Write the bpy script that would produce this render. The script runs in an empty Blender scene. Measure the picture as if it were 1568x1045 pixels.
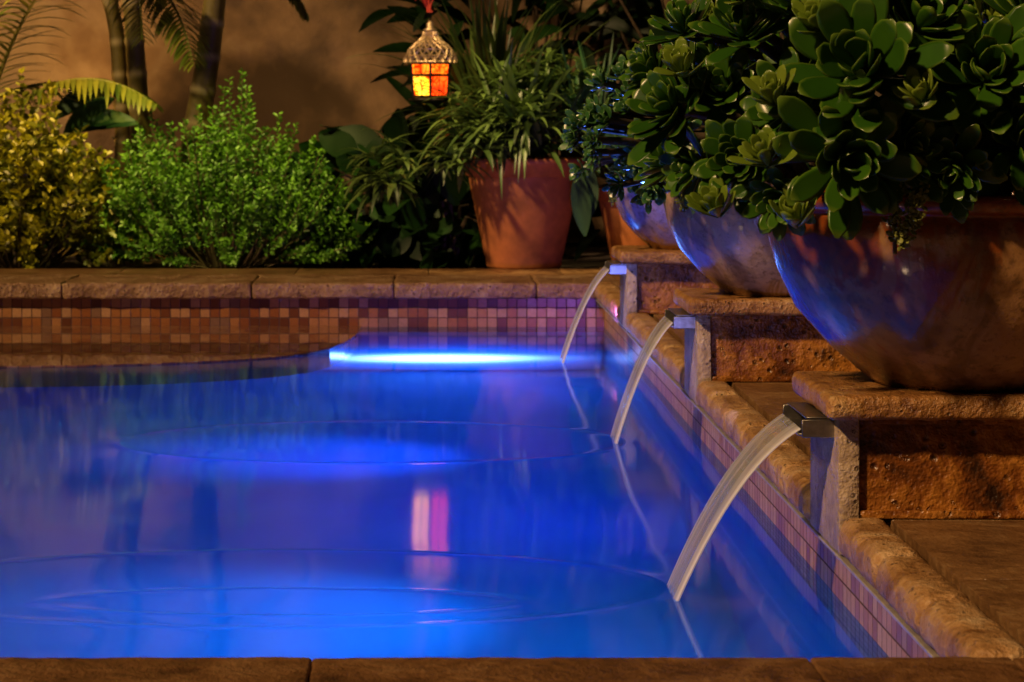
import bpy, bmesh, math, random
import numpy as np
from mathutils import Vector, noise, Matrix
random.seed(7); rng=np.random.default_rng(7)
D=bpy.data; C=bpy.context; sc=C.scene
R=random.random
def U(a,b): return a+(b-a)*random.random()

# ---------------------------------------------------------------- basics
def link(o,parent=None):
    sc.collection.objects.link(o)
    if parent: o.parent=parent
    return o
def empty(name,loc=(0,0,0)):
    e=D.objects.new(name,None); e.empty_display_size=.1; e.location=(0,0,0); link(e); return e
def mesh_obj(name,v,f,mat=None,parent=None,smooth=False,col=None):
    me=D.meshes.new(name); me.from_pydata([tuple(map(float,p)) for p in v],[],f)
    if col is not None:
        a=me.attributes.new('Col','FLOAT_COLOR','POINT'); a.data.foreach_set('color',np.array(col,dtype=np.float32).ravel())
    if smooth: me.polygons.foreach_set('use_smooth',[True]*len(me.polygons))
    me.update(); o=D.objects.new(name,me)
    if mat: me.materials.append(mat)
    return link(o,parent)
def box(name,x0,x1,y0,y1,z0,z1,mat,parent=None,bev=0.004,seg=2,rough=0.0,cut=0.05):
    """stone block: subdivided, bevelled, with chiselled unevenness"""
    bm=bmesh.new(); bmesh.ops.create_cube(bm,size=1)
    for v in bm.verts: v.co=Vector(((x0+x1)/2+v.co.x*(x1-x0),(y0+y1)/2+v.co.y*(y1-y0),(z0+z1)/2+v.co.z*(z1-z0)))
    if bev>0: bmesh.ops.bevel(bm,geom=bm.edges[:],offset=bev,segments=seg,profile=.5,affect='EDGES')
    if rough>0:
        for ax,(a,b) in enumerate(((x0,x1),(y0,y1))):
            n=min(60,int((b-a)/cut))
            for i in range(1,n):
                co=[0,0,0]; no=[0,0,0]; co[ax]=a+(b-a)*i/n; no[ax]=1
                bmesh.ops.bisect_plane(bm,geom=bm.verts[:]+bm.edges[:]+bm.faces[:],plane_co=co,plane_no=no)
        for v in bm.verts:
            n=noise.noise_vector(v.co*22+Vector((x0*7,y0*5,3)))+noise.noise_vector(v.co*75)*.7
            v.co+=Vector((n.x,n.y,n.z*.6))*rough
    me=D.meshes.new(name); bm.to_mesh(me); bm.free()
    me.polygons.foreach_set('use_smooth',[True]*len(me.polygons))
    me.materials.append(mat); me.set_sharp_from_angle(angle=math.radians(40)) if hasattr(me,'set_sharp_from_angle') else None
    return link(D.objects.new(name,me),parent)
def join(objs,name):
    bm=bmesh.new(); mats=[]
    for o in objs:
        me=o.data
        base=len(mats)
        for m in me.materials: mats.append(m)
        t=bmesh.new(); t.from_mesh(me)
        for f in t.faces: f.material_index+=base
        tm=D.meshes.new('t'); t.to_mesh(tm); t.free(); bm.from_mesh(tm); D.meshes.remove(tm)
    me=D.meshes.new(name); bm.to_mesh(me); bm.free()
    uniq=[]; mp=[]
    for m in mats:
        if m not in uniq: uniq.append(m)
        mp.append(uniq.index(m))
    for m in uniq: me.materials.append(m)
    mi=np.zeros(len(me.polygons),dtype=np.int32); me.polygons.foreach_get('material_index',mi)
    me.polygons.foreach_set('material_index',np.array(mp)[mi].astype(np.int32))
    for o in objs: D.objects.remove(o)
    return link(D.objects.new(name,me))
def lathe(name,prof,cx,cy,mat,parent=None,seg=64,wob=0):
    v=[];f=[]
    for i,(r,z) in enumerate(prof):
        for k in range(seg):
            a=2*math.pi*k/seg; rr=r*(1+wob*noise.noise(Vector((math.cos(a)*2,math.sin(a)*2,z*9))))
            v.append((cx+rr*math.cos(a),cy+rr*math.sin(a),z))
    for i in range(len(prof)-1):
        for k in range(seg):
            k2=(k+1)%seg; f.append((i*seg+k,i*seg+k2,(i+1)*seg+k2,(i+1)*seg+k))
    f.append(tuple(range(seg-1,-1,-1)))
    return mesh_obj(name,v,f,mat,parent,True)
def tube(pts,rad,seg=10):
    v=[];f=[];n=len(pts)
    P=[Vector(p) for p in pts]
    for i,p in enumerate(P):
        d=(P[min(i+1,n-1)]-P[max(i-1,0)]).normalized()
        a=Vector((0,1,0)) if abs(d.y)<.9 else Vector((1,0,0))
        s=d.cross(a).normalized(); t=s.cross(d)
        for k in range(seg):
            an=2*math.pi*k/seg; v.append(p+(s*math.cos(an)+t*math.sin(an))*rad[i])
    for i in range(n-1):
        for k in range(seg):
            k2=(k+1)%seg; f.append((i*seg+k,i*seg+k2,(i+1)*seg+k2,(i+1)*seg+k))
    f.append(tuple(range(seg))); f.append(tuple(range(n*seg-1,(n-1)*seg-1,-1)))
    return v,f

# ---------------------------------------------------------------- materials
class NT:
    def __init__(s,name):
        s.m=D.materials.new(name); s.m.use_nodes=True; s.t=s.m.node_tree; s.t.nodes.clear()
        s.out=s.t.nodes.new('ShaderNodeOutputMaterial')
    def n(s,typ,ins=None,**kw):
        x=s.t.nodes.new('ShaderNode'+typ)
        for k,v in kw.items(): setattr(x,k,v)
        if ins:
            for k,v in ins.items():
                if isinstance(v,bpy.types.NodeSocket): s.t.links.new(v,x.inputs[k])
                else: x.inputs[k].default_value=v
        return x
    def ramp(s,fac,stops):
        x=s.n('ValToRGB',{'Fac':fac}); e=x.color_ramp.elements
        while len(e)<len(stops): e.new(.5)
        for i,(p,c) in enumerate(stops): e[i].position=p; e[i].color=(*c,1)
        return x.outputs[0]
    def math(s,op,a,b=0.0,c=0.0):
        x=s.n('Math',operation=op)
        for i,v in enumerate((a,b,c)):
            if isinstance(v,bpy.types.NodeSocket): s.t.links.new(v,x.inputs[i])
            else: x.inputs[i].default_value=v
        return x.outputs[0]
    def mix(s,f,a,b,blend='MIX'):
        x=s.n('MixRGB',{'Fac':f,'Color1':a,'Color2':b},blend_type=blend); return x.outputs[0]
    def surf(s,o): s.t.links.new(o,s.out.inputs['Surface']); return s.m
    def pos(s): return s.n('NewGeometry').outputs['Position']
    def noise(s,vec,scale,detail=5,rough=.6,out='Fac',dist=0):
        return s.n('TexNoise',{'Vector':vec,'Scale':scale,'Detail':min(detail,3.5),'Roughness':rough,'Distortion':dist}).outputs[out]
def c4(c): return (*c,1)

def stone_mat(name,cols,scale=6,rough=.6,bump=.25,pits=True,spec=.4,dark=(.03,.015,.008)):
    t=NT(name); p=t.pos()
    n1=t.noise(p,scale,4,.7,dist=.6); n2=t.noise(p,scale*7,4,.75)
    f=t.math('ADD',t.math('MULTIPLY',n1,.65),t.math('MULTIPLY',n2,.35))
    k=len(cols); col=t.ramp(f,[(.36+.30*i/(k-1),c) for i,c in enumerate(cols)])
    h=t.math('ADD',n1,t.math('MULTIPLY',n2,.9))
    if pits:
        vo=t.n('TexVoronoi',{'Vector':p,'Scale':scale*9,'Randomness':1.0}).outputs['Distance']
        pit=t.ramp(vo,[(.10,(0,0,0)),(.30,(1,1,1))])
        gate=t.ramp(n2,[(.48,(1,1,1)),(.58,(0,0,0))])
        pm=t.math('MAXIMUM',pit,gate)
        col=t.mix(pm,c4(dark),col); h=t.math('ADD',h,t.math('MULTIPLY',pm,.5))
    b=t.n('Bump',{'Height':h,'Strength':bump,'Distance':.02}).outputs[0]
    pr=t.n('BsdfPrincipled',{'Base Color':col,'Roughness':rough,'Specular IOR Level':spec,'Normal':b})
    return t.surf(pr.outputs[0])
M_cope=stone_mat('coping_stone',[(.12,.06,.026),(.26,.15,.07),(.40,.28,.16)],8,.42,.75)
M_nose=stone_mat('bullnose_stone',[(.20,.09,.025),(.44,.25,.10),(.62,.44,.24)],10,.42,.6)
M_slab=stone_mat('slab_stone',[(.13,.045,.012),(.38,.18,.05),(.56,.36,.15)],11,.34,.6)
M_post=stone_mat('post_stone',[(.20,.13,.085),(.44,.33,.22),(.60,.49,.37)],7,.42,.5)
M_panel=stone_mat('rusty_panel_stone',[(.025,.010,.004),(.18,.055,.008),(.44,.18,.028),(.06,.022,.007)],5,.36,.6)
M_deck=stone_mat('deck_stone',[(.08,.04,.016),(.19,.10,.038),(.30,.19,.085)],6,.34,.45,False)
M_near=stone_mat('near_coping_stone',[(.07,.03,.011),(.18,.085,.03),(.29,.16,.07)],8,.4,.5,False)

def tile_mat(name,axis,wet=False,side=False):
    t=NT(name); p=t.pos(); sp=t.n('SeparateXYZ',{'Vector':p})
    a=sp.outputs[axis]; z=sp.outputs[1 if wet else 2]; S=1/.0335
    ua=t.math('MULTIPLY',a,S); uz=t.math('MULTIPLY',t.math('ADD',z,.052),S)
    fa=t.math('FRACT',ua); fz=t.math('FRACT',uz)
    cid=t.n('CombineXYZ',{'X':t.math('FLOOR',ua),'Y':t.math('FLOOR',uz)}).outputs[0]
    wn=t.n('TexWhiteNoise',{'Vector':cid},noise_dimensions='3D')
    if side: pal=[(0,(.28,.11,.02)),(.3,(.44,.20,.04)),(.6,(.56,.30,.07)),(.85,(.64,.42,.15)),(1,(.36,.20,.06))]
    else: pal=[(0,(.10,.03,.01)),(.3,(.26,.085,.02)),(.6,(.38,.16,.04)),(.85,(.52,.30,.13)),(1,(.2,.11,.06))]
    col=t.ramp(wn.outputs['Value'],pal)
    n=t.noise(p,90,3,.7); col=t.mix(t.math('MULTIPLY',n,.6),col,(.06,.02,.01,1))
    ea=t.math('ABSOLUTE',t.math('SUBTRACT',fa,.5)); ez=t.math('ABSOLUTE',t.math('SUBTRACT',fz,.5))
    e=t.math('MAXIMUM',ea,ez); e=t.math('ADD',e,t.math('MULTIPLY',t.math('SUBTRACT',n,.5),.05))
    g=t.ramp(e,[(.44,(1,1,1)),(.47,(0,0,0))])
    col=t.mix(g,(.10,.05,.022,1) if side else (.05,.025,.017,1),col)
    if wet:
        col=t.mix(.3,col,(.05,.02,.01,1))
        pr=t.n('BsdfPrincipled',{'Base Color':col,'Roughness':.5,'Coat Weight':1.0,'Coat Roughness':.03,'Coat IOR':1.4})
        return t.surf(pr.outputs[0])
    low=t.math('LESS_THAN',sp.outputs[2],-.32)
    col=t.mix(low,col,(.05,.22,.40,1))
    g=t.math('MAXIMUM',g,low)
    b=t.n('Bump',{'Height':t.math('ADD',g,t.math('MULTIPLY',n,.25)),'Strength':.5,'Distance':.004}).outputs[0]
    pr=t.n('BsdfPrincipled',{'Base Color':col,'Roughness':t.math('SUBTRACT',.75,t.math('MULTIPLY',g,.4)),'Normal':b})
    return t.surf(pr.outputs[0])
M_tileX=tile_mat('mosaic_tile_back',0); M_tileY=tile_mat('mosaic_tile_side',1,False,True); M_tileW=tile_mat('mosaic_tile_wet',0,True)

def simple(name,col,rough=.6,metal=0,scale=20,var=.4,bump=.1,dark=None,coat=0):
    t=NT(name); p=t.pos(); n=t.noise(p,scale,6,.65)
    d=dark or tuple(x*(1-var) for x in col)
    cc=t.mix(t.ramp(n,[(.35,(0,0,0)),(.65,(1,1,1))]),c4(d),c4(col))
    b=t.n('Bump',{'Height':n,'Strength':bump,'Distance':.01}).outputs[0]
    pr=t.n('BsdfPrincipled',{'Base Color':cc,'Roughness':rough,'Metallic':metal,'Normal':b,'Coat Weight':coat})
    return t.surf(pr.outputs[0])
M_soil=simple('soil',(.035,.022,.014),.9,0,30,.6,.6)
M_plaster=simple('pool_plaster',(.04,.22,.42),.7,0,3,.1,.03)
M_terra=simple('terracotta',(.50,.17,.045),.7,0,7,.5,.2)
M_terra_d=simple('terracotta_rim',(.56,.18,.045),.65,0,12,.4,.2)
M_iron=simple('dark_iron',(.03,.025,.02),.45,.8,40,.3,.1)
M_brass=simple('antique_brass',(.55,.40,.22),.4,.6,50,.4,.1)
M_steel=simple('spout_steel',(.35,.33,.3),.3,.9,60,.3,.05)
M_trim=simple('trim_metal',(.5,.47,.44),.35,.4,30,.3,.05)
M_red=simple('red_cord',(.5,.03,.01),.6,0,60,.3,.1)

t=NT('stucco'); p=t.pos()
n1=t.noise(p,1.3,7,.62,dist=.5); n2=t.noise(p,5,6,.6); n3=t.noise(p,60,4,.6)
f=t.math('ADD',t.math('MULTIPLY',n1,.7),t.math('MULTIPLY',n2,.3))
col=t.ramp(f,[(.40,(.08,.048,.022)),(.5,(.18,.11,.052)),(.60,(.30,.215,.12))])
b=t.n('Bump',{'Height':t.math('ADD',n2,t.math('MULTIPLY',n3,.3)),'Strength':.35,'Distance':.03}).outputs[0]
M_stucco=t.surf(t.n('BsdfPrincipled',{'Base Color':col,'Roughness':.85,'Normal':b}).outputs[0])

def glaze(name,top,mid,low,z0,z1,cw=.5):
    t=NT(name); p=t.pos(); sp=t.n('SeparateXYZ',{'Vector':p})
    st=t.n('Mapping',{'Vector':p,'Scale':(11,11,2.4)}).outputs[0]
    n=t.noise(st,1,4,.7,dist=1.0); n2=t.noise(p,70,3,.7); n3=t.noise(p,9,3,.6,dist=.6)
    h=t.n('MapRange',{'Value':sp.outputs[2],'From Min':z0,'From Max':z1}).outputs[0]
    f=t.math('ADD',h,t.math('MULTIPLY',t.math('SUBTRACT',n,.5),2.4))
    col=t.ramp(f,[(.0,low),(.25,mid),(.5,mid),(.68,top)])
    col=t.mix(t.ramp(n3,[(.5,(0,0,0)),(.66,(.75,.75,.75))]),col,c4(tuple(x*.22 for x in top)))
    col=t.mix(t.ramp(n2,[(.52,(0,0,0)),(.66,(.6,.6,.6))]),col,c4(tuple(x*.25 for x in mid)))
    b=t.n('Bump',{'Height':t.math('ADD',n,t.math('MULTIPLY',n2,.35)),'Strength':.32,'Distance':.014}).outputs[0]
    pr=t.n('BsdfPrincipled',{'Base Color':col,'Roughness':t.math('ADD',.1,t.math('MULTIPLY',n3,.2)),'Specular IOR Level':.5,'Normal':b,'Coat Weight':cw,'Coat Roughness':.04})
    return t.surf(pr.outputs[0])
M_gl1=glaze('glaze_brown',(.30,.07,.010),(.38,.20,.075),(.24,.12,.035),.18,.46,.5)
M_gl2=glaze('glaze_lavender',(.38,.25,.18),(.40,.27,.17),(.25,.14,.05),.18,.4)
M_gl3=glaze('glaze_violet',(.3,.25,.4),(.27,.2,.26),(.38,.2,.05),.18,.38)

def leafmat(name,dark,light,rough=.45,trans=.3,edge=None,edgew=.85,spec=.5):
    t=NT(name); a=t.n('Attribute',attribute_name='Col'); sp=t.n('SeparateColor',{'Color':a.outputs['Color']})
    col=t.mix(sp.outputs[0],c4(dark),c4(light))
    if edge: col=t.mix(t.ramp(sp.outputs[1],[(edgew-.25,(0,0,0)),(1,(1,1,1))]),col,c4(edge))
    n=t.noise(t.pos(),35,2,.6); col=t.mix(t.math('MULTIPLY',n,.45),col,c4(tuple(x*.35 for x in dark)))
    pr=t.n('BsdfPrincipled',{'Base Color':col,'Roughness':rough,'Specular IOR Level':spec})
    if trans>0:
        tr=t.n('BsdfTranslucent',{'Color':col}); mx=t.n('MixShader',{0:trans,1:pr.outputs[0],2:tr.outputs[0]}); return t.surf(mx.outputs[0])
    return t.surf(pr.outputs[0])
M_bush=leafmat('bush_leaf',(.03,.12,.005),(.16,.36,.018),.5,.25)
M_yel=leafmat('yellow_shrub_leaf',(.035,.07,.004),(.36,.34,.012),.4,.25)
M_dark=leafmat('shaded_broad_leaf',(.003,.013,.002),(.012,.05,.005),.5,0,None,.85,.15)  # dark green leaf, with the background's light fall-off put into the colour
M_strap=leafmat('strap_leaf',(.022,.055,.011),(.15,.25,.05),.4,.2)
M_yucca=leafmat('yucca_leaf',(.015,.05,.02),(.04,.12,.04),.5,.0,None,.85,.2)
M_aeo=leafmat('aeonium_leaf',(.014,.065,.004),(.065,.18,.009),.30,0,(.17,.27,.025),.8,.5)
M_aeoy=leafmat('aeonium_young_leaf',(.09,.17,.01),(.24,.33,.035),.3,0,None,.8,.5)
M_jade=leafmat('jade_leaf',(.025,.10,.02),(.08,.22,.045),.26,0,(.14,.26,.07),.8,.7)
M_sed=leafmat('sedum_leaf',(.16,.20,.02),(.36,.38,.07),.5,0)
M_palm=leafmat('palm_leaf',(.06,.10,.012),(.24,.24,.03),.4,.25)
M_stem=simple('stem_bark',(.10,.07,.035),.8,0,40,.5,.4)
t=NT('palm_trunk'); a=t.n('Attribute',attribute_name='Col'); sp=t.n('SeparateColor',{'Color':a.outputs['Color']})
n=t.noise(t.pos(),25,5,.6)
col=t.mix(n,(.07,.06,.015,1),(.22,.18,.04,1)); col=t.mix(sp.outputs[0],col,(.4,.34,.16,1))
M_trunk=t.surf(t.n('BsdfPrincipled',{'Base Color':col,'Roughness':.5}).outputs[0])

# ---------------------------------------------------------------- leaf builders
class MB:
    def __init__(s): s.v=[]; s.f=[]; s.c=[]
    def obj(s,name,mat,parent=None,smooth=True): return mesh_obj(name,s.v,s.f,mat,parent,smooth,s.c)
def p_strap(t): return (min(1,.5+t*3))*max(0.02,(1-t**3))
def p_broad(t): return max(.03,math.sin(math.pi*min(1,t*.93+.05))**.8)
def p_spat(t):
    if t<.7: x=t/.7; return .30+.70*(x*x*(3-2*x))
    return max(.04,math.sqrt(max(0,1-((t-.7)/.305)**2)))
def leaf(mb,p,d,n,L,W,prof,bend=Vector((0,0,0)),fold=.15,seg=8,thick=0,r=None,wave=0):
    d=Vector(d).normalized(); s=d.cross(Vector(n))
    if s.length<1e-3: s=d.cross(Vector((.3,.9,.2)))
    s.normalize(); c=Vector(p); r=R() if r is None else r; b0=len(mb.v); ph=U(0,6)
    K=8 if thick else 3
    for i in range(seg+1):
        t=i/seg; nn=s.cross(d).normalized(); w=W*prof(t)*.5
        if thick:
            th=thick*.5*(.6+.4*prof(t))*(1-.75*t**4)*min(1,prof(t)*3)
            for k in range(8):
                a=math.pi*2*k/8; cx=math.cos(a); sx=math.sin(a)
                mb.v.append(c+s*w*cx+nn*(th*sx*(1.0 if sx<0 else .55)+fold*w*cx*cx)); mb.c.append((r,max(t**4*.9,abs(cx)**6*.8),0,1))
        else:
            o=nn*(fold*w+wave*w*math.sin(t*17+ph))
            mb.v+= [c-s*w+o,c,c+s*w+nn*(fold*w-wave*w*math.sin(t*17+ph))]; mb.c+=[(r,t,0,1)]*3
        c=c+d*(L/seg); d=(d+bend/seg).normalized()
    for i in range(seg):
        a=b0+i*K; b=a+K
        if thick:
            for k in range(8):
                k2=(k+1)%8; mb.f.append((a+k,a+k2,b+k2,b+k))
        else:
            mb.f+=[(a,a+1,b+1,b),(a+1,a+2,b+2,b+1)]
    if thick: mb.f.append(tuple(b0+seg*K+k for k in range(8)))
def rosette(mb,c,ax,Rr,k=30,wr=.42,thick=.10,open_=1.0):
    c=Vector(c); ax=Vector(ax).normalized(); a=ax.orthogonal().normalized(); b=ax.cross(a); ph=U(0,6); base=R()*.6
    for i in range(k):
        t=(i+.5)/k; an=ph+i*2.39996+U(-.25,.25); el=(.22+1.3*open_*t**.8)+U(-.2,.2)
        out=a*math.cos(an)+b*math.sin(an); d=ax*math.cos(el)+out*math.sin(el); n=(ax*math.sin(el)-out*math.cos(el))
        L=Rr*(.42+.62*t**.7)*U(.82,1.12)
        leaf(mb,c-ax*Rr*.3*t+out*Rr*.04,d,n+Vector((U(-.15,.15),U(-.15,.15),U(-.15,.15))),L,Rr*wr*(.6+.4*t)*U(.85,1.12),p_spat,n*U(.0,.6)-ax*0.2*t,.2,8,Rr*thick,min(1,base+R()*.4))
def small_leaves(name,P,Dr,L,W,mat,parent=None,rnd=None):
    n=len(P); P=np.asarray(P); Dr=np.asarray(Dr); Dr/=np.linalg.norm(Dr,axis=1)[:,None]
    q=rng.normal(size=(n,3)); q[:,2]+=.8; S=np.cross(Dr,q); S/=np.linalg.norm(S,axis=1)[:,None]; N=np.cross(S,Dr)
    L=np.asarray(L).reshape(-1,1)*np.ones((n,1)); W=np.asarray(W).reshape(-1,1)*np.ones((n,1))
    def pt(t,s,h=0.0): return P+Dr*L*t+S*W*s+N*W*h
    V=np.stack([pt(0,0),pt(.35,.45,.15),pt(.75,.4,.12),pt(1,0,-.1),pt(.75,-.4,.12),pt(.35,-.45,.15)],1).reshape(-1,3)
    F=np.arange(n)[:,None]*6+np.array([[0,1,2,3]]); G=np.arange(n)[:,None]*6+np.array([[0,3,4,5]])
    f=np.concatenate([F,G]).tolist(); r=rng.random(n) if rnd is None else rnd
    col=np.zeros((n,6,4)); col[:,:,0]=r[:,None]; col[:,:,1]=.3; col[:,:,3]=1
    return mesh_obj(name,V,f,mat,parent,False,col)
def bush(name,cx,cy,rx,ry,h,nst,nl,L,W,mat,z0=0,lean=0.35):
    e=empty(name); P=[];Dd=[];rr=[]; sv=[];sf=[]
    for i in range(nst):
        a=U(0,2*math.pi); q=math.sqrt(R())
        dx=math.cos(a)*q*rx; dy=math.sin(a)*q*ry
        top=h*(1-.62*q**2.2)*U(.68,1.12)*(1+.45*noise.noise(Vector((dx*5+cx*9,dy*4,1))))
        b=Vector((cx+dx*.35,cy+dy*.35,z0)); tip=Vector((cx+dx,cy+dy,z0+top)); 
        if R()<.4: tip.z=z0+top*U(.15,.8); tip.x+=dx*.12; tip.y+=dy*.12
        mid=(b+tip)/2+Vector((dx*.22,dy*.22,top*.08)); cr=R()*.5
        pts=[b*(1-t)**2+mid*2*t*(1-t)+tip*t*t for t in [k/5 for k in range(6)]]
        if i%3==0:
            v,f=tube(pts,[.004-.0005*k for k in range(6)],4); o=len(sv); sv+=v; sf+=[tuple(x+o for x in y) for y in f]
        for k in range(nl):
            t=1-(k/nl)**1.1*.55; p=b*(1-t)**2+mid*2*t*(1-t)+tip*t*t
            dd=(tip-mid).normalized(); an=k*2.4+i; o=dd.orthogonal().normalized(); o.rotate(Matrix.Rotation(an,3,dd))
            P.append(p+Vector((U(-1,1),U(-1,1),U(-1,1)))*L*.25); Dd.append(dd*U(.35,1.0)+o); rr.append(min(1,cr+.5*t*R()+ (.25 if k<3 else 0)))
    n=len(P); small_leaves('foliage',P,Dd,L*rng.uniform(.7,1.25,n),W*rng.uniform(.8,1.2,n),mat,e,np.array(rr))
    mesh_obj('stems',sv,sf,M_stem,e)
    return e
def mass(name,boxes,n,L,W,mat,seg=5,droop=.7,prof=p_broad,facing=(-.3,-1,.5)):
    e=empty(name); mb=MB(); sv=[];sf=[]
    for (c,r,w) in boxes:
        for i in range(int(n*w)):
            q=Vector((random.gauss(0,1),random.gauss(0,1),random.gauss(0,1))).normalized()*U(.45,1)**.6
            k=1+.3*noise.noise(q*2.2+Vector(c))
            p=Vector((c[0]+q.x*r[0]*k,c[1]+q.y*r[1]*k,c[2]+q.z*r[2]*k))
            if p.z<.03: p.z=.03+R()*.1
            d=Vector((q.x,q.y*.6,q.z*.4+.15))+Vector((U(-.6,.6),U(-.8,.3),U(-.5,.6)))
            nn=Vector(facing)+Vector((U(-.7,.7),U(-.5,.5),U(-.6,.6)))
            leaf(mb,p,d,nn,L*U(.6,1.25),W*U(.7,1.2),prof,Vector((0,0,-droop*U(.4,1.3))),.18,seg,0,R()**1.6,.05)
        for i in range(14):
            a=Vector((c[0]+U(-.2,.2)*r[0],c[1]+U(-.2,.2)*r[1],0)); b=Vector((c[0]+U(-.8,.8)*r[0],c[1]+U(-.8,.8)*r[1],c[2]+U(0,.8)*r[2]))
            m=(a+b)/2+Vector((0,0,.1)); v,f=tube([a,m,b],[.01,.008,.004],5); o=len(sv); sv+=v; sf+=[tuple(x+o for x in y) for y in f]
    mb.obj('leaves',mat,e); mesh_obj('stems',sv,sf,M_stem,e); return e

# ---------------------------------------------------------------- ground, pool
XW=.63; YB=8.18; YN=2.57; XL=-4.5; ZW=-.15
v=[];f=[]
xs=[-300,XL-.3,XW+.06,300]; ys=[-300,YN-.1,YB+.05,300]
for y in ys:
    for x in xs: v.append((x,y,-.045))
for j in range(3):
    for i in range(3):
        if not(i==1 and j==1): a=j*4+i; f.append((a,a+1,a+5,a+4))
mesh_obj('ground',v,f,M_soil)

pool=empty('swimming_pool')
ZF=-1.35
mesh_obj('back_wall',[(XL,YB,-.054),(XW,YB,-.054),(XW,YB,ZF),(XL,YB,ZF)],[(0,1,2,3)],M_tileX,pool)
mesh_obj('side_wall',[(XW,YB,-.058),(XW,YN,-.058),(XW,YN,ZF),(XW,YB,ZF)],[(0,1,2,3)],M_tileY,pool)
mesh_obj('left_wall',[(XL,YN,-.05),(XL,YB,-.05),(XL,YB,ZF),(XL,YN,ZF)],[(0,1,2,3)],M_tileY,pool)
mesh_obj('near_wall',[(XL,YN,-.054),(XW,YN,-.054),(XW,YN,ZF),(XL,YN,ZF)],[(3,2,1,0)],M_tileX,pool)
mesh_obj('floor',[(XL,YN,ZF),(XW,YN,ZF),(XW,YB,ZF),(XL,YB,ZF)],[(0,1,2,3)],M_plaster,pool)
edge=[(XL+.005,6.82),(-2.2,6.84),(-1.3,6.87),(-.95,6.91),(-.72,6.97),(-.55,7.05),(-.42,7.14),(-.33,7.25),(-.27,7.4),(-.23,7.6),(-.20,7.85),(-.19,YB-.004)]
n=len(edge); v=[(x,y,ZW+.004) for x,y in edge]+[(XL+.005,YB-.004,ZW+.004)]+[(x,y,ZW-.45) for x,y in edge]+[(XL+.005,YB-.004,ZW-.45)]
m=n+1; f=[tuple(range(m))]+[(i,i+m,(i+1)%m+m,(i+1)%m) for i in range(m)]+[tuple(range(2*m-1,m-1,-1))]
mesh_obj('mirror_ledge',v,f,M_tileW,pool)  # wet ledge added above the water to carry the back wall's reflection

t=NT('pool_water'); p=t.pos()
def ringh(cx,cy,rx,ry,w):
    q=t.n('VectorMath',{0:p,1:(cx,cy,ZW)},operation='SUBTRACT').outputs[0]
    q=t.n('VectorMath',{0:q,1:(1/rx,1/ry,0)},operation='MULTIPLY').outputs[0]
    l=t.n('VectorMath',{0:q},operation='LENGTH').outputs['Value']
    x=t.math('DIVIDE',t.math('SUBTRACT',l,1.0),w)
    return t.math('DIVIDE',1.0,t.math('ADD',1.0,t.math('MULTIPLY',x,x)))
mp=t.n('Mapping',{'Vector':p,'Scale':(1.0,1.0,1)}).outputs[0]
n1=t.noise(mp,1.3,1,.5,dist=.3)
h=t.math('MULTIPLY',n1,.012)
for a in ((-.22,3.72,.6,.30,.03),(-.1,5.35,.56,.34,.03),(-.2,3.6,.35,.10,.06)):
    h=t.math('ADD',h,t.math('MULTIPLY',ringh(*a),.0013))
b=t.n('Bump',{'Height':h,'Strength':.6,'Distance':1.0}).outputs[0]
fr=t.n('Fresnel',{'IOR':1.33,'Normal':b})
rf=t.n('BsdfRefraction',{'Color':(.25,.75,1,1),'Roughness':.08,'IOR':1.33,'Normal':b})
gs=t.n('BsdfGlossy',{'Color':(.80,.88,1,1),'Roughness':.068,'Normal':b})
mx=t.n('MixShader',{0:fr.outputs[0],1:rf.outputs[0],2:gs.outputs[0]})
M_water=t.surf(mx.outputs[0])
mesh_obj('pool_water',[(XL,YN,ZW),(XW,YN,ZW),(XW,YB,ZW),(XL,YB,ZW)],[(0,1,2,3)],M_water)

st=[]
cuts=[-4.6,-3.9,-3.2,-2.5,-1.85,-1.2,-.56,-.08,.4,XW+.06]
for a,bb in zip(cuts[:-1],cuts[1:]):
    st.append(box('s',a+.0012,bb-.0012,YB-.035,YB+.40,-.053,0,M_cope,None,.009,3,.005,.015))
    st.append(box('s',a+.12,bb+.117,YB+.402,YB+.76,-.053,-.002,M_deck,None,.003,2,.002,.04))
join(st,'back_coping')
st=[]
for a,bb in zip([-4.5,-2.6,-1.3,-.112,.415],[-2.6,-1.3,-.112,.415,XW]):
    st.append(box('s',a+.0006,bb-.0006,1.7,YN,-.053,.0,M_near,None,.004,3,.0018,.015))
st.append(box('s',XW+.001,3.2,1.7,YN-.0,-.053,-.001,M_near,None,.003,3,.001,.1))
join(st,'near_coping')
PED=[3.43,5.17,6.90]; PD=.25
st=[]; segs=[(YN+.01,PED[0]-.003),(PED[0]+PD+.003,PED[1]-.003),(PED[1]+PD+.003,PED[2]-.003),(PED[2]+PD+.003,YB-.04)]
for a,bb in segs:
    n=max(1,round((bb-a)/.25)); 
    for i in range(n):
        y0=a+(bb-a)*i/n; y1=a+(bb-a)*(i+1)/n
        st.append(box('s',.592+U(-.002,.002),.663,y0+.001,y1-.001,-.052,.006+U(-.001,.002),M_nose,None,.022,5,.003,.012))
join(st,'bullnose_coping')
st=[]
y=YN+.003; i=0
while y<YB+.8:
    y1=min(y+.43,YB+.8); off=.0 if i%2 else .3
    xx=[.672,.672+.55+off,2.4,3.4]
    for a,bb in zip(xx[:-1],xx[1:]): st.append(box('s',a+.001,bb-.001,y+.001,y1-.001,-.04,-.001,M_deck,None,.002,2,.001,.12))
    y=y1; i+=1
join(st,'stone_deck')
box('metal_trim',.598,XW+.002,YN+.01,YB-.04,-.0588,-.0535,M_trim,None,.001,1)

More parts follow.
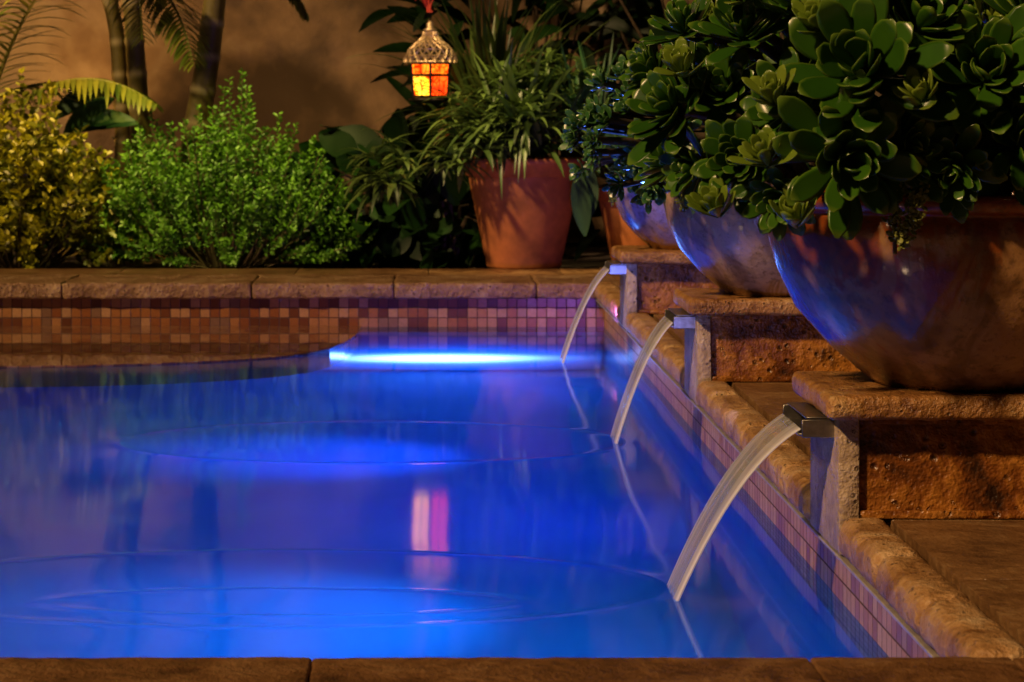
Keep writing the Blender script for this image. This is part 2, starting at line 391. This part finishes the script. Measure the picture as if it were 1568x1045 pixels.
# ---------------------------------------------------------------- pedestals + streams + bowls
def pedestal(y0):
    e=empty('stone_pedestal'); X0=.597; X1=1.10; y1=y0+PD; zt=.145
    box('left_post',X0,X0+.03,y0,y1,-.05,zt,M_post,e,.004,2,.0018,.012)
    box('right_post',X1-.03,X1,y0,y1,0.0,zt,M_post,e,.004,2,.0018,.012)
    box('panel',X0+.0305,X1-.0305,y0+.014,y1-.012,.0,zt,M_panel,e,.002,1,.0012,.02)
    box('bottom_rail',X0+.031,X1-.031,y0+.004,y0+.0135,.0005,.012,M_panel,e,.002,2,.0008,.02)
    box('top_rail',X0+.031,X1-.031,y0+.004,y0+.0135,zt-.010,zt,M_panel,e,.002,2,.0008,.02)
    box('top_slab',X0-.022,X1+.02,y0-.04,y1+.045,zt+.0005,zt+.036,M_slab,e,.011,4,.0028,.011)
    ym=(y0+y1)/2
    box('spout_lip',.545,X0+.02,ym-.088,ym+.088,.114,.118,M_steel,e,.001,1)
    box('spout_side_near',.55,X0+.01,ym-.092,ym-.0885,.112,.138,M_steel,e,.001,1)
    box('spout_side_far',.55,X0+.01,ym+.0885,ym+.092,.112,.138,M_steel,e,.001,1)
    box('spout_top',.556,X0+.01,ym-.088,ym+.088,.1385,.1415,M_steel,e,.001,1)
for y in PED: pedestal(y)

t=NT('falling_water'); a=t.n('Attribute',attribute_name='Col'); sp=t.n('SeparateColor',{'Color':a.outputs['Color']})
cb=t.n('CombineXYZ',{'X':t.math('MULTIPLY',sp.outputs[0],7),'Y':t.math('MULTIPLY',sp.outputs[1],.9)}).outputs[0]
n=t.noise(cb,1.0,4,.6)
dens=t.math('ADD',t.ramp(n,[(.38,(.05,.05,.05)),(.64,(.36,.36,.36))]),t.math('MULTIPLY',sp.outputs[2],1.0))
dens=t.n('Clamp',{'Value':dens}).outputs[0]
df=t.n('BsdfDiffuse',{'Color':(.95,.95,.95,1)}); tl=t.n('BsdfTranslucent',{'Color':(.95,.95,.95,1)})
s1=t.n('MixShader',{0:.4,1:df.outputs[0],2:tl.outputs[0]})
b=t.n('Bump',{'Height':n,'Strength':.5,'Distance':.004}).outputs[0]
gs=t.n('BsdfGlossy',{'Roughness':.12,'Color':(1,1,1,1),'Normal':b}); tp=t.n('BsdfTransparent',{'Color':(.85,.9,.95,1)})
s2=t.n('MixShader',{0:.35,1:tp.outputs[0],2:gs.outputs[0]})
s3=t.n('MixShader',{0:dens,1:s2.outputs[0],2:s1.outputs[0]})
M_fall=t.surf(s3.outputs[0])
def stream(y0,xe,ye,wtop=.1,wbot=.115):
    ym=y0+PD/2; v=[];f=[];c=[]; N=40; K=28; x0=.549
    for i in range(N+1):
        tt=i/N; x=x0+(xe-x0)*tt; z=.124-(.125*tt+.155*tt*tt); y=ym+(ye-ym)*tt; w=(wtop+(wbot-wtop)*tt)/2
        tx=(xe-x0); tz=-(.13+.31*tt); l=math.hypot(tx,tz); nx,nz=-tz/l,tx/l
        for k in range(K):
            a=2*math.pi*k/K; cx=math.cos(a); s=math.sin(a)
            edge=abs(cx)**4; th=.0035+.006*edge*tt+.0012*math.sin(cx*11+i*.05)
            v.append((x+nx*th*s,y+w*cx,z+nz*th*s)); c.append((cx*.5+.5,tt,edge*(.9 if cx<0 else .3),1))
    for i in range(N):
        for k in range(K):
            k2=(k+1)%K; f.append((i*K+k,i*K+k2,(i+1)*K+k2,(i+1)*K+k))
    mesh_obj('water_stream',v,f,M_fall,None,True,c)
stream(PED[0],.385,3.67,.178,.135); stream(PED[1],.435,5.38,.18,.15); stream(PED[2],.42,7.08,.17,.15)

def bowl(name,cx,cy,s,h,mat,z0=.182,rr=.297):
    e=empty(name)
    base=[(.135,0),(.15,.012),(.2,.055),(.248,.11),(.278,.17),(.291,.22),(.292,.245),(.284,.252),(.287,.258),(.299,.262),(.303,.272),(.299,.283),(.285,.284),(.275,.272),(.27,.24)]
    prof=[(r*rr/.297,z0+z*h/.283) for r,z in base]
    lathe('bowl_body',prof,cx,cy,mat,e,96,.012)
    lathe('soil',[(.272*rr/.297,z0+.245*h/.283),(.15*rr/.297,z0+.26*h/.283),(.001,z0+.262*h/.283)],cx,cy,M_soil,e,32)
    return e
bowl('glazed_bowl_planter',.806,3.56,1,.283,M_gl1)
bowl('glazed_bowl_planter',.79,5.30,1,.25,M_gl2,.182,.258)
bowl('glazed_bowl_planter',.775,7.03,1,.215,M_gl3,.182,.215)

e=empty('aeonium_plant'); mb=MB(); my=MB(); sv=[];sf=[]
def stemto(p,cx,cy,z):
    global sv,sf
    a=Vector((cx+U(-.08,.08),cy+U(-.08,.08),z)); b=Vector(p); m=(a+b)/2+Vector((0,0,.05))
    v,f=tube([a,(a+m)/2+Vector((0,0,.02)),m,(m+b)/2,b],[.011,.01,.009,.008,.007],6); o=len(sv); sv+=v; sf+=[tuple(x+o for x in y) for y in f]
big=[(.585,3.20,.635,.15,(-.25,-1,.35)),(.35,3.36,.585,.10,(-.6,-.6,.7)),(.445,3.3,.69,.085,(-.2,-.5,.9)),(.375,3.4,.70,.075,(-.4,-.4,.9)),
(.436,3.27,.515,.085,(-.5,-.8,.1)),(.565,3.18,.515,.125,(.0,-1,.1)),(.485,3.24,.462,.07,(-.4,-.8,-.3)),(.38,3.34,.505,.08,(-.9,-.4,-.2)),
(.655,3.22,.53,.085,(.3,-1,.2)),(.685,3.3,.70,.12,(.1,-.7,.7)),(.325,3.42,.64,.065,(-.9,-.3,.4)),(.52,3.32,.73,.095,(0,-.5,.9)),
(.42,3.33,.61,.08,(-.4,-1,.5)),(.775,3.28,.63,.13,(.1,-1,.3)),(.82,3.27,.53,.105,(.1,-1,.0)),(.715,3.24,.50,.08,(0,-1,-.2)),(.495,3.25,.585,.085,(-.3,-.9,.4)),
(.60,3.3,.77,.10,(0,-.5,.9)),(.86,3.35,.72,.12,(.2,-.6,.7)),(.95,3.4,.6,.12,(.5,-.8,.2))]
for x,y,z,r,ax in big:
    rosette(mb,(x,y,z),Vector(ax)+Vector((U(-.25,.25),0,U(-.25,.25))),r*.9,random.choice([28,32,36]),.38,.09,U(.8,1.0)); stemto((x,y+.02,z),.75,3.52,.43)
for i in range(56):
    a=U(0,2*math.pi); q=math.sqrt(U(.1,1)); p=(.67+.33*q*math.cos(a),3.58+.28*q*math.sin(a),.50+.28*R()*(1.25-q*.6))
    ax=Vector((math.cos(a)*q*1.2-.1,math.sin(a)*q-.4,.7)); rosette(mb if R()>.3 else my,p,ax,U(.05,.085),20,.40,.1,U(.6,.95)); stemto(p,.78,3.55,.43)
for (x,y,z) in ((.47,3.2,.60),(.50,3.20,.44),(.40,3.25,.45),(.655,3.15,.60),(.43,3.26,.74),(.36,3.3,.64),(.53,3.22,.70),(.46,3.2,.52)):
    rosette(my,(x,y,z),(U(-.5,.1),-.6,.8),.055,16,.42,.12,.5)
mb.obj('rosettes',M_aeo,e); my.obj('young_rosettes',M_aeoy,e); mesh_obj('stems',sv,sf,M_stem,e,True)

for (cx,cy,zz,rx,ry,rz,n,px,pz) in ((.53,5.12,.555,.215,.22,.165,90,.79,.40),(.65,6.9,.46,.21,.2,.11,50,.775,.39)):
    e=empty('jade_plant'); mb=MB(); sv=[];sf=[]
    for i in range(n):
        q=Vector((random.gauss(0,1),random.gauss(0,1),random.gauss(0,1))).normalized(); 
        if q.y>.3: q.y*=-1
        s=U(.5,1.1); p=Vector((cx+q.x*rx*s,cy+q.y*ry*s,zz+q.z*rz*s)); 
        rosette(mb,p,q+Vector((-.1,-.2,.35)),U(.03,.052),12,.42,.16,U(.5,.95)); stemto(p,px,cy+.1,pz)
    mb.obj('rosettes',M_jade,e); mesh_obj('stems',sv,sf,M_stem,e,True)

def sedum(pts,r):
    e=empty('trailing_sedum'); mb=MB(); sv2=[];sf2=[]
    for path in pts:
        P=[Vector(a) for a in path]; v,f=tube(P,[.003]*len(P),5); o=len(sv2); sv2+=v; sf2+=[tuple(x+o for x in y) for y in f]
        for a,b in zip(P[:-1],P[1:]):
            for k in range(6):
                q=a.lerp(b,k/6); rosette(mb,q+Vector((U(-1,1),U(-1,0),U(-1,1)))*r*.5,(U(-.5,.5),-1,U(-.3,.7)),r*U(.7,1.1),10,.45,.3,.7)
    mb.obj('leaves',M_sed,e); mesh_obj('stems',sv2,sf2,M_stem,e)
sedum([[(.66,3.30,.49),(.640,3.215,.475),(.632,3.205,.44),(.634,3.215,.39)],[(.70,3.32,.48),(.665,3.215,.475),(.652,3.20,.45),(.646,3.21,.41)],[(.85,3.32,.47),(.83,3.25,.478)],[(.74,3.33,.475),(.72,3.25,.475)],[(.95,3.32,.47),(.90,3.26,.475)]],.017)
sedum([[(.60,5.1,.43),(.56,5.07,.41),(.55,5.07,.37)],[(.55,6.85,.41),(.545,6.84,.37),(.55,6.86,.31)]],.015)

# ---------------------------------------------------------------- garden
wall=box('stucco_wall',-7,7,11.2,11.4,-.03,3.4,M_stucco,None,.01,2)
bush('green_bush',-.76,9.52,.54,.44,.60,640,34,.023,.014,M_bush,-.03)
bush('yellow_shrub',-1.56,9.45,.42,.38,.60,330,26,.036,.026,M_yel,-.03)
bush('low_hedge',-1.1,10.3,.9,.4,.42,260,24,.03,.02,M_dark,-.03)
mass('acanthus_plant',[((-.12,9.85,.22),(.38,.45,.28),1.0),((.12,9.5,.1),(.25,.25,.2),.4)],200,.20,.11,M_dark,7,.8)
mass('dark_background_foliage',[((.48,10.6,.9),(.56,.3,.8),1.0),((1.3,10.2,.8),(.8,.5,1.0),.8)],340,.26,.06,M_dark,6,1.1)
mass('dark_shrub',[((1.45,8.3,.75),(.5,1.0,.75),.8),((1.62,6.4,.75),(.48,.9,.8),.8),((1.5,4.9,.6),(.38,.6,.62),.8)],500,.12,.065,M_dark,4,.4)

def tpot(cx,cy,r,h,z0=-.003):
    e=empty('terracotta_pot')
    lathe('body',[(r*.60,z0),(r*.62,z0+.01),(r*.63,z0+h*.10),(r*.65,z0+h*.12),(r*.90,z0+h*.8),(r*.91,z0+h*.83)],cx,cy,M_terra,e,64,.004)
    lathe('rim',[(r*.9,z0+h*.83),(r*.955,z0+h*.84),(r*.96,z0+h*.93),(r*1.0,z0+h*.945),(r*1.005,z0+h*.99),(r*.97,z0+h),(r*.9,z0+h*.97),(r*.88,z0+h*.9)],cx,cy,M_terra_d,e,64,.004)
    lathe('soil',[(r*.885,z0+h*.92),(r*.5,z0+h*.95),(.001,z0+h*.96)],cx,cy,M_soil,e,24)
tpot(.395,9.03,.228,.41); tpot(.83,9.03,.17,.30)

def strap_plant(name,cx,cy,z,n,L,W,mat,droop=1.6,spread=1.0,seg=12,up=.9,skew=0):
    e=empty(name); mb=MB()
    for i in range(n):
        a=U(0,2*math.pi); s=U(.15,1)*spread
        d=Vector((math.cos(a)*s+skew,math.sin(a)*s,up*U(.5,1.2)))
        leaf(mb,(cx+U(-.08,.08),cy+U(-.08,.08),z+U(0,.05)),d,Vector((0,0,1)),L*U(.55,1.1),W*U(.7,1.2),p_strap,Vector((0,0,-droop*U(.5,1.4))),.25,seg,0,R(),0)
    mb.obj('leaves',mat,e); return e
e=strap_plant('spider_plant',.36,9.0,.40,190,.46,.030,M_strap,2.0,1.1,12,1.0,-.12)
mb=MB()
for k in range(60):
    a=U(0,2*math.pi); q=math.sqrt(R()); c=Vector((.20+.42*q*math.cos(a),8.98+.22*math.sin(a)*q-.05,.54+.26*q*math.sin(a+1)))
    for j in range(11):
        an=U(0,6.28); d=Vector((math.cos(an),math.sin(an)*.8,U(-.5,.9))); leaf(mb,c,d,Vector((0,0,1)),U(.09,.18),U(.016,.025),p_strap,Vector((0,0,-U(.6,1.6))),.25,6,0,R()**.8)
mb.obj('plantlets',M_strap,e)
strap_plant('yucca_plant',.62,8.95,.5,80,.36,.020,M_yucca,.25,1.1,8,.55)
strap_plant('tall_grass_plant',.30,9.6,.3,130,.78,.030,M_strap,1.6,.6,12,1.6)
e=empty('canna_plant'); mb=MB()
for (x,y,z,dx,dz,L) in ((.585,8.86,.36,.12,-1,.24),(.64,8.87,.36,-.15,-1,.2),(.66,8.87,.42,.5,.5,.2)):
    leaf(mb,(x,y,z),(dx,-.1,dz),(-.3,-1,.1),L,.075,p_broad,Vector((0,0,-.2)),.2,10,0,.3,.03)
mb.obj('leaves',M_yucca,e)

def palm(cx,cy,pts,r,fr,hue=M_palm):
    e=empty('palm_tree'); P=[]; N=60
    for i in range(N):
        t=i/(N-1)*(len(pts)-1); k=min(int(t),len(pts)-2); P.append(Vector(pts[k]).lerp(Vector(pts[k+1]),t-k))
    for it in range(12):
        P=[P[0]]+[(P[i-1]+P[i]*2+P[i+1])/4 for i in range(1,N-1)]+[P[-1]]
    rad=[r*(1.15-.35*i/N)*(1.10 if i%6==0 else 1) for i in range(N)]; v,f=tube(P,rad,14)
    c=[(1 if (k//14)%6==0 else 0,0,0,1) for k in range(len(v))]
    mesh_obj('trunk',v,f,M_trunk,e,True,c)
    mb=MB(); sv=[];sf=[]
    for (p,d,L,droop,lw) in fr:
        p=Vector(p); d=Vector(d).normalized(); pts2=[p.copy()]; M=34
        for i in range(M):
            p=p+d*L/M; d=(d+Vector((0,0,-droop))/M).normalized(); pts2.append(p.copy())
            t=i/M
            if t>.12:
                sd=d.cross(Vector((0,0,1)));
                if sd.length<.1: sd=Vector((1,0,0))
                sd.normalize()
                for s in (-1,1):
                    ld=sd*s+d*.65+Vector((0,0,U(-.25,.1)))
                    leaf(mb,p,ld,Vector((0,0,1)),lw*(math.sin(math.pi*min(1,t*.85+.15))**.6)*U(.85,1.1),.024,p_strap,Vector((0,0,-U(.5,1.1))),.3,6,0,R())
        v,f=tube(pts2,[.011-.008*i/M for i in range(M+1)],6); o=len(sv); sv+=v; sf+=[tuple(x+o for x in y) for y in f]
    mb.obj('fronds',M_palm,e); mesh_obj('frond_ribs',sv,sf,M_palm,e,True,[(.8,.3,0,1)]*len(sv))
palm(0,0,[(-1.17,10.2,0),(-1.17,10.2,.5),(-1.2,10.2,.95),(-1.25,10.2,1.6)],.042,[((-1.22,10.2,1.1),(.5,-.6,.25),.65,2.2,.2),((-1.22,10.1,1.25),(.15,-.5,.1),.6,2.6,.2),((-1.2,10.2,1.35),(1,-.1,.4),.9,1.9,.26),((-1.25,10.2,1.6),(.6,.3,.8),1.2,1.8,.3),((-1.25,10.2,1.6),(-.8,.1,.8),1.2,1.8,.3),((-1.25,10.2,1.6),(.0,-.8,.8),1.2,1.8,.3)])
palm(0,0,[(-1.27,10.35,0),(-1.26,10.35,.5),(-1.29,10.35,.95),(-1.5,10.35,1.7)],.035,[((-1.5,10.35,1.6),(-.8,-.5,.5),1.1,2,.28),((-1.4,10.3,1.3),(-1,-.3,.2),.8,1.8,.24)])
palm(0,0,[(-.97,10.25,0),(-.95,10.25,.45),(-.89,10.25,.8),(-.85,10.25,1.15),(-.82,10.25,1.8)],.052,[((-.82,10.25,1.75),(.8,-.5,.7),1.2,2,.3),((-.82,10.25,1.75),(-.5,-.8,.7),1.2,2,.3),((-.82,10.25,1.8),(.3,.6,.9),1.2,1.7,.3)])
palm(0,0,[(-1.75,9.9,0),(-1.78,9.9,.5),(-1.8,9.9,.9),(-1.85,9.9,1.5)],.03,[((-1.78,9.9,.5),(.3,-.3,1),.95,1.2,.26),((-1.76,9.85,.45),(.65,-.3,.9),.9,1.7,.24),((-1.78,9.9,.7),(.1,-.4,1),.8,1.3,.26),((-1.8,9.9,.9),(.5,-.2,1),.9,1.9,.26),((-1.8,9.9,.6),(.9,.1,.5),.7,1.0,.2)])
e=empty('broadleaf_plant'); mb=MB()
for (x,y,z,dx,dz,L) in ((-1.42,9.95,.5,.7,.35,.3),(-1.45,9.9,.45,.35,.5,.32),(-1.5,9.95,.55,.9,.8,.28)): leaf(mb,(x,y,z),(dx,-.2,dz),(-.2,-1,.5),L,.10,p_broad,Vector((0,0,-.8)),.2,9,0,.6,.03)
mb.obj('leaves',M_yucca,e)

# lantern
e=empty('hanging_lantern'); LX,LY,LZ=.047,9.2,.615
def hexring(r,z,off=math.pi/6): return [Vector((LX+r*math.cos(off+k*math.pi/3),LY+r*math.sin(off+k*math.pi/3),z)) for k in range(6)]
def emis(name,c1,c2,s):
    t=NT(name); vo=t.n('TexVoronoi',{'Vector':t.pos(),'Scale':38.0},feature='DISTANCE_TO_EDGE').outputs['Distance']
    n=t.noise(t.pos(),22,3,.5); col=t.ramp(n,[(.38,c1),(.6,c2)]); col=t.mix(t.ramp(vo,[(.03,(0,0,0)),(.08,(1,1,1))]),(.25,.01,.0,1),col)
    return t.surf(t.n('Emission',{'Color':col,'Strength':s}).outputs[0])
G=[emis('amber_glass',(1,.30,.008),(1,.50,.03),4.2),emis('red_glass',(.9,.015,.002),(1,.08,.005),3.2),emis('orange_glass',(1,.045,.002),(1,.19,.008),3.5)]
lo=hexring(.074,LZ+.015); hi=hexring(.084,LZ+.15)
fv=[];ff=[]
def addt(v,f):
    o=len(fv); fv.extend(v); ff.extend(tuple(a+o for a in b) for b in f)
for k in range(6):
    k2=(k+1)%6; a,b_,c_,d_=lo[k],lo[k2],hi[k2],hi[k]
    cx=(a.x+b_.x)/2-LX
    for q,(s0,s1) in enumerate(((.06,.62),(.68,.95))):
        m=(0 if q==0 else 2) if cx<-.03 else ([2,1][q] if cx<.03 else [1,2][q])
        P=[a.lerp(d_,s0),b_.lerp(c_,s0),b_.lerp(c_,s1),a.lerp(d_,s1)]; cc=sum(P,Vector())/4; P=[cc+(x-cc)*.93 for x in P]
        mesh_obj('glass_pane',P,[(0,1,2,3)],G[m],e)
    addt(*tube([a,d_],[.005,.005],6))
    for s in (0,.65,1): addt(*tube([a.lerp(d_,s),b_.lerp(c_,s)],[.004,.004],6))
    addt(*tube([a.lerp(b_,.5),d_.lerp(c_,.5)],[.002,.002],5))
mesh_obj('frame',fv,ff,M_iron,e)
lathe('base',[(.02,LZ-.035),(.03,LZ-.02),(.07,LZ),(.085,LZ+.006),(.082,LZ+.013),(.01,LZ+.014)],LX,LY,M_iron,e,6)
bm=bmesh.new(); N=18
rings=[(.094,.152),(.092,.175),(.082,.2),(.064,.218),(.046,.232),(.03,.250),(.026,.268)]
vv=[[bm.verts.new((LX+r*math.cos(2*math.pi*(k+.5*(j%2))/N),LY+r*math.sin(2*math.pi*(k+.5*(j%2))/N),LZ+z)) for k in range(N)] for j,(r,z) in enumerate(rings)]
for j in range(len(rings)-1):
    for k in range(N):
        if j%2==0: bm.faces.new((vv[j][k],vv[j][(k+1)%N],vv[j+1][k])); bm.faces.new((vv[j+1][k],vv[j][(k+1)%N],vv[j+1][(k+1)%N]))
        else: bm.faces.new((vv[j][k],vv[j+1][(k+1)%N],vv[j+1][k])); bm.faces.new((vv[j][k],vv[j][(k+1)%N],vv[j+1][(k+1)%N]))
me=D.meshes.new('pierced_dome'); bm.to_mesh(me); bm.free(); me.materials.append(M_brass); o=link(D.objects.new('pierced_dome',me),e)
w=o.modifiers.new('w','WIREFRAME'); w.thickness=.007
cv=[];cf=[]
for k in range(18):
    a=2*math.pi*k/18; c=Vector((LX+.097*math.cos(a),LY+.097*math.sin(a),LZ+.15)); v,f=tube([c,c+Vector((0,0,.012)),c+Vector((0,0,.026))],[.006,.008,.001],6); o_=len(cv); cv+=v; cf+=[tuple(x+o_ for x in y) for y in f]
mesh_obj('rim_points',cv,cf,M_brass,e,True)
lathe('dome_rim',[(.085,LZ+.15),(.098,LZ+.146),(.100,LZ+.154),(.086,LZ+.158)],LX,LY,M_brass,e,12)
lathe('finial',[(.026,LZ+.266),(.028,LZ+.274),(.014,LZ+.284),(.016,LZ+.297),(.004,LZ+.31)],LX,LY,M_brass,e,12)
fv=[];ff=[]
for i in range(60):
    z=LZ+.31+i*.024; addt(*tube([(LX+(.006*math.cos(a) if i%2 else 0),LY+(0 if i%2 else .006*math.cos(a)),z+.015*math.sin(a)) for a in [k*math.pi/5 for k in range(11)]],[.0018]*11,4))
mesh_obj('chain',fv,ff,M_iron,e)
v,f=tube([(LX,LY,LZ+1.75),(LX,LY+.5,LZ+1.85),(LX,11.21,LZ+1.75)],[.012,.012,.014],8); mesh_obj('bracket_arm',v,f,M_iron,e)
mbv=[];mbf=[]
for i in range(9):
    x=LX+U(-.01,.01); pts=[(x,LY-.02,LZ+.34)]; dx=U(-.14,.10)
    for k in range(1,7): pts.append((x+dx*(k/6)**1.5,LY-.02+U(-.01,.01),LZ+.34+U(.02,.035)*k+(.02*k if i%2 else -0.01*k)))
    v,f=tube(pts,[.004]*7,5); o_=len(mbv); mbv+=v; mbf+=[tuple(a+o_ for a in b) for b in f]
mesh_obj('red_cords',mbv,mbf,M_red,e,True)

# ---------------------------------------------------------------- lights
def lamp(name,kind,loc,energy,col,size=.05,target=None,angle=60,blend=.6,fixture=True,hang=False):
    l=D.lights.new(name,kind); l.energy=energy; l.color=col; 
    if kind in('POINT','SPOT'): l.shadow_soft_size=size
    if kind=='SPOT': l.spot_size=math.radians(angle); l.spot_blend=blend
    o=D.objects.new('bulb',l); 
    e=empty(name); link(o,e); o.location=loc
    if target: o.rotation_euler=(Vector(target)-Vector(loc)).to_track_quat('-Z','Y').to_euler()
    if fixture:
        d=(Vector(target)-Vector(loc)).normalized() if target else Vector((0,0,1)); L=Vector(loc)
        v,f=tube([L-d*.09,L-d*.085,L-d*.005],[.02,.032,.036],14); f=f[:-1]; mesh_obj('housing',v,f,M_iron,e,True)
        if hang: v,f=tube([L-d*.06,L-d*.06+Vector((0,0,.4)),(L.x,11.2,3.2)],[.006,.006,.008],6); mesh_obj('bracket',v,f,M_iron,e)
        else: v,f=tube([L-d*.06,(L.x,L.y,L.z-.12)],[.006,.006],6); mesh_obj('stake',v,f,M_iron,e)
    return o
YEL=(1,.60,.10)
lamp('added_downlight','SPOT',(-2.0,8.5,2.1),360,YEL,.04,(-1.65,9.5,.4),42,.8,True,True)  # downlights added out of frame to brighten shrub, bush and pot
lamp('added_downlight','SPOT',(-.8,8.3,2.3),350,(1,.82,.22),.04,(-.76,9.5,.4),38,.8,True,True)
lamp('added_downlight','SPOT',(.1,8.2,2.3),250,(1,.68,.28),.04,(.38,9.0,.4),36,.9,True,True)
lamp('garden_uplight','SPOT',(-1.6,10.5,.1),80,(1,.5,.12),.03,(-1.5,10.7,1.5),110)
lamp('garden_uplight','SPOT',(-2.0,9.3,.1),75,(1,.5,.1),.03,(-1.7,9.9,1.3),80)
lamp('garden_uplight','SPOT',(-.35,10.4,.1),20,(1,.6,.24),.03,(-.45,11.2,1.1),120)
def pool_standin(x,y,z,energy,col,tgt,ang=125):
    lamp('pool_standin_light','SPOT',(x,y,z),energy,col,.05,tgt,ang,1.0,fixture=False)  # added underwater spots without fixtures, standing in for the pool's lights
B1=(.0,.34,1); B2=(.0,.035,1); B3=(.0,.09,1)
for (y,en,c) in ((3.3,42,B1),(4.4,44,B1),(5.6,60,B2),(6.6,36,(0,.07,1)),(7.7,70,B3)):
    pool_standin(.60,y,-.62,en,c,(-.4,y,-1.2),150)
pool_standin(.60,4.75,-.5,190,B1,(-.25,4.75,-1.3),46)
pool_standin(.60,6.45,-.5,250,(0,.14,1),(-.20,6.45,-1.3),38)
pool_standin(-4.45,3.6,-.6,95,B1,(.6,3.9,-.8),70)
pool_standin(-4.45,5.2,-.6,170,B2,(.6,5.6,-.8),80)
pool_standin(-4.45,7.3,-.8,60,(.0,.05,1),(.6,7.0,-.8),50)
e=empty('pool_back_glow'); t=NT('painted_lamp_glow'); p=t.pos()  # wall panel; streak and blue halo painted as emission falloff over plaster colour
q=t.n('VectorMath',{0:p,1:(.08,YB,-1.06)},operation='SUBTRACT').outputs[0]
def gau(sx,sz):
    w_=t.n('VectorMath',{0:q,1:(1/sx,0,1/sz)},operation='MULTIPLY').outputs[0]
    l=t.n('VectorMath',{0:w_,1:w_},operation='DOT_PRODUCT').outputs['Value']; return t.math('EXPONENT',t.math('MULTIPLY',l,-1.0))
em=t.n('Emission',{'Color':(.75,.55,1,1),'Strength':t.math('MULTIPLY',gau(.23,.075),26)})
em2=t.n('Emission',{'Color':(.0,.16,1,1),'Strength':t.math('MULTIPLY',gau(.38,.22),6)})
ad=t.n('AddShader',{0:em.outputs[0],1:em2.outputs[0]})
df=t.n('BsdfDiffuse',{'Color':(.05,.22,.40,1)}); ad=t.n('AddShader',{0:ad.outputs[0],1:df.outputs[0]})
M_glow=t.surf(ad.outputs[0])
box('lens',-.9,.62,YB-.012,YB-.002,-1.345,-.45,M_glow,e,.002,1)
lamp('standin_accent','SPOT',(.585,7.22,-.02),15,(.38,.12,1),.01,(.1,8.18,-.1),110,.8,fixture=False)  # added blue spots without fixtures, standing in for fountain light
lamp('standin_accent','SPOT',(.57,6.2,.02),7,(.15,.2,1),.01,(.66,7.0,.28),50,.6,fixture=False)
lamp('standin_accent','SPOT',(.54,5.75,.02),24,(.08,.2,1),.01,(.40,5.05,.60),34,.6,fixture=False)
lamp('standin_accent','SPOT',(.57,4.5,.0),2.5,(.3,.3,1),.01,(.66,5.3,.24),50,.8,fixture=False)

sun=D.lights.new('sun','SUN'); sun.energy=3.0; sun.color=(1,.61,.29); sun.angle=math.radians(3)
so=link(D.objects.new('sun',sun)); sd=Vector((1,.85,-1.0)).normalized(); so.rotation_euler=sd.to_track_quat('-Z','Y').to_euler(); so.location=(-3,-3,4)
w=D.worlds.new('World'); sc.world=w; w.use_nodes=True; nt=w.node_tree; bg=nt.nodes['Background']
sk=nt.nodes.new('ShaderNodeTexSky'); sk.sky_type='NISHITA'; sk.sun_disc=False; sk.sun_elevation=math.radians(37); sk.sun_rotation=math.radians(229)
nt.links.new(sk.outputs[0],bg.inputs[0]); bg.inputs[1].default_value=.001

cam=D.cameras.new('camera'); co=link(D.objects.new('camera',cam)); co.location=(0,0,.58); co.rotation_euler=(math.radians(90),0,0)
cam.sensor_width=36; cam.lens=85; cam.shift_x=.0918; cam.shift_y=-.2245; cam.clip_end=1000; cam.clip_start=.05
cam.dof.use_dof=True; cam.dof.focus_distance=4.0; cam.dof.aperture_fstop=14
sc.camera=co
sc.view_settings.view_transform='Standard'; sc.view_settings.look='None'; sc.view_settings.exposure=0
